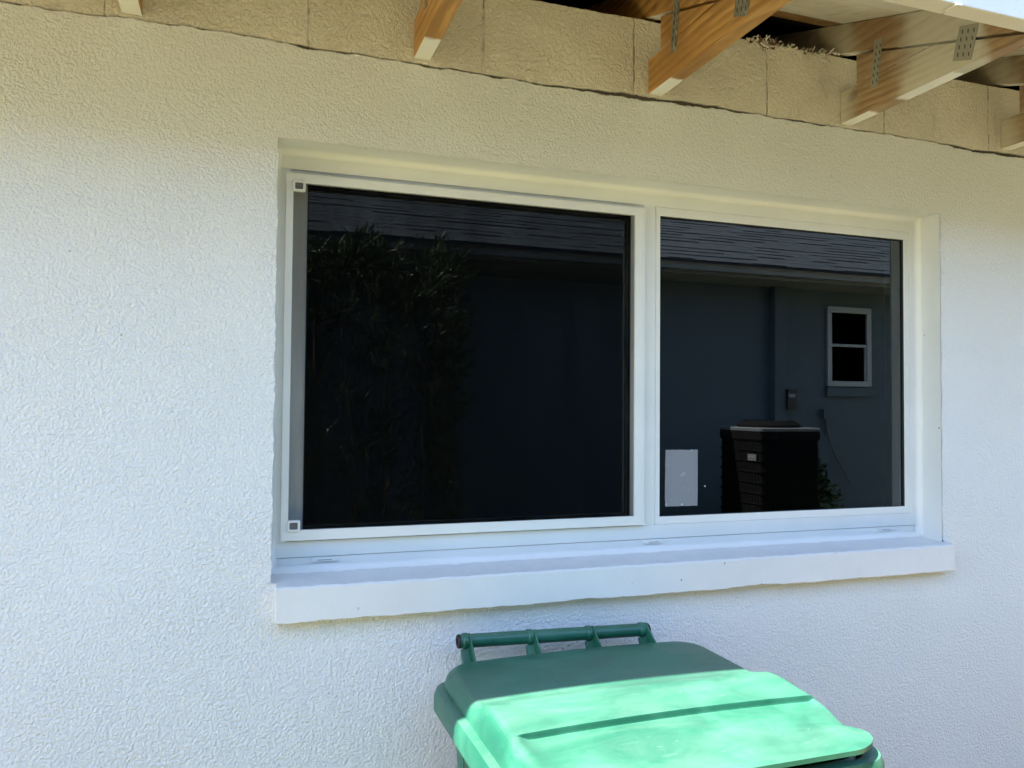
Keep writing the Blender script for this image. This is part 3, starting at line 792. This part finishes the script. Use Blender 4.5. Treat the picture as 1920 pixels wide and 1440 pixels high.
# air conditioner
ACX0, ACX1, ACY0, ACY1 = 3.318, 3.835, -3.24, -2.72
ACM, ACN = (ACX0+ACX1)/2, (ACY0+ACY1)/2
ac = empty('air_conditioner', (ACM, ACN, -EYE), 'black square air conditioning unit with a pale top rim reflected in the window', 'air conditioner')
acb = M_plain('black_metal', (.0105, .0105, .0095), .7, .03)
a = MB(); ring_ = lambda z, d: rr_xy(ACX0+d, ACX1-d, ACY0+d, ACY1-d, .03, z, 4)
a.loft([ring_(-.90, .006), ring_(-.165, .006)], True, True)
for i in range(9):
    zc = -.22-.076*i
    a.loft([ring_(zc-.006, -.002), ring_(zc+.004, -.002)], True, True)
for i in range(15):
    u = .035+.031*i
    for (x0_, x1_, y0_, y1_) in ((ACX0+u, ACX0+u+.007, ACY1-.006, ACY1-.001), (ACX0+.001, ACX0+.006, ACY0+u, ACY0+u+.007)):
        a.box(x0_, x1_, y0_, y1_, -.86, -.20)
for z in (-.87, -.19): a.loft([ring_(z-.03, -.004), ring_(z+.03, -.004)], True, True)
build('cabinet', a, acb, ac)
a = MB(); a.loft([ring_(-.160, -.006), ring_(-.142, -.006), ring_(-.135, .004)], True, True); build('top_rim', a, M_plain('pale_rim', (.125, .132, .13), .5), ac)
a = MB()
def cr2(r, z): return [(ACM+r*math.cos(t), ACN+r*math.sin(t), z) for t in [2*math.pi*j/24 for j in range(24)]]
a.loft([cr2(.23, -.1345), cr2(.225, -.117), cr2(.18, -.090), cr2(.06, -.086)], True, True)
for i in range(24):
    t = 2*math.pi*i/24; a.tube([(ACM+.23*math.cos(t), ACN+.23*math.sin(t), -.124), (ACM+.17*math.cos(t), ACN+.17*math.sin(t), -.084)], .004, 5)
build('fan_grille', a, acb, ac)
a = MB(); a.box(ACX0-.008, ACX0-.005, -2.87, -2.77, -.372, -.325) ; a.box(ACX0-.0095, ACX0-.008, -2.86, -2.78, -.352, -.342, 1)
build('name_plate', a, [M_plain('pale_plate', (.15, .15, .145), .5), M_plain('grey_print', (.2, .2, .2), .6)], ac)
a = MB(); a.box(3.28, 3.87, -3.28, -2.68, -EYE, -.901); build('stand', a, M_paint('grey_concrete', (.32, .31, .29), .9, 0, .003, 40), ac)

# ------------------------------------------------------------------ hedge and small plant (seen in the glass)
def leaf(mb, p, d, L, wd, rnd):
    s = d.orthogonal().normalized(); s = Matrix.Rotation(rnd.uniform(0, 6.28), 3, d) @ s; u = d.cross(s)
    a = p; b = p+d*L*.5+u*L*.06; c = p+d*L
    mb.quad(tuple(a), tuple(b+s*wd), tuple(c), tuple(b-s*wd))
hd = empty('hedge', (.1, -3.05, -EYE), 'tall dense hedge of narrow leaves reflected in the screened sash', 'hedge')
hl = MB(); hr = random.Random(31)
for i in range(1700):
    f = hr.random()
    x = hr.uniform(-.95, 1.10); y = hr.uniform(-3.45, -2.70); z = -EYE+.1+2.48*hr.random()**.7
    if hr.random() < .8:                   # push towards the surface
        k = hr.choice((0, 1, 2, 2, 3))
        if k == 0: x = 1.08+hr.gauss(0, .035)
        elif k == 1: y = -2.70+hr.gauss(0, .05)
        elif k == 2: z = .80+.06*math.sin(x*5)+.05*math.sin(x*13+1)+hr.gauss(0, .05)
        else: y = -3.42+hr.gauss(0, .04)
    p = Vector((x, y, z)); base = Vector((x-.1, y+3.05, .35 if z > .6 else .5)); out = Vector((max(-1, min(1, (x-.1)*.5)), (y+3.07)*1.2, .75))
    out = (out+Vector((hr.gauss(0, .4), hr.gauss(0, .4), hr.gauss(0, .25)))).normalized()
    for j in range(13):
        d = (out*1.0+Vector((hr.gauss(0, .5), hr.gauss(0, .5), hr.gauss(0, .5)))).normalized()
        leaf(hl, p+out*(.012*j)-out*.05, d, hr.uniform(.06, .13), hr.uniform(.0045, .008), hr)
build('foliage', hl, M_leaf('narrow_green_leaf', (.026, .042, .008), (.085, .105, .021)), hd, recalc=False)
hs = MB()
for i in range(9):
    x = -.8+.22*i; hs.tube([(x, -3.07+hr.uniform(-.1, .1), -EYE), (x+hr.uniform(-.06, .06), -3.07, -.4), (x+hr.uniform(-.1, .1), -3.07, .55)], .028, 7, True, 0, .008)
build('stem', hs, M_plain('brown_bark', (.09, .065, .045), .9), hd, smooth=True)
pt = empty('shrub', (4.40, -3.50, -EYE), 'small leafy shrub beside the air conditioner reflected in the window', 'shrub')
plm = MB()
for i in range(520):
    a_ = hr.uniform(0, 6.28); r_ = abs(hr.gauss(0, .22)); hgt = 1.02*math.exp(-(r_/.36)**2)
    p = Vector((4.42+r_*math.cos(a_)*1.2, -3.52+r_*math.sin(a_)*.7, -EYE+.15+hgt*hr.uniform(.3, 1)))
    for j in range(5):
        d = Vector((hr.gauss(0, 1), hr.gauss(0, 1), hr.gauss(.3, .6))).normalized(); leaf(plm, p, d, hr.uniform(.05, .10), hr.uniform(.012, .022), hr)
build('foliage', plm, M_leaf('broad_green_leaf', (.03, .06, .015), (.07, .11, .03)), pt, recalc=False)
sm = MB()
for i in range(6): sm.tube([(4.40+hr.uniform(-.03, .03), -3.5, -EYE), (4.40+hr.uniform(-.2, .2), -3.5+hr.uniform(-.12, .12), -.95)], .012, 6, True, 0, .004)
build('stem', sm, M_plain('green_stem', (.08, .08, .04), .9), pt)
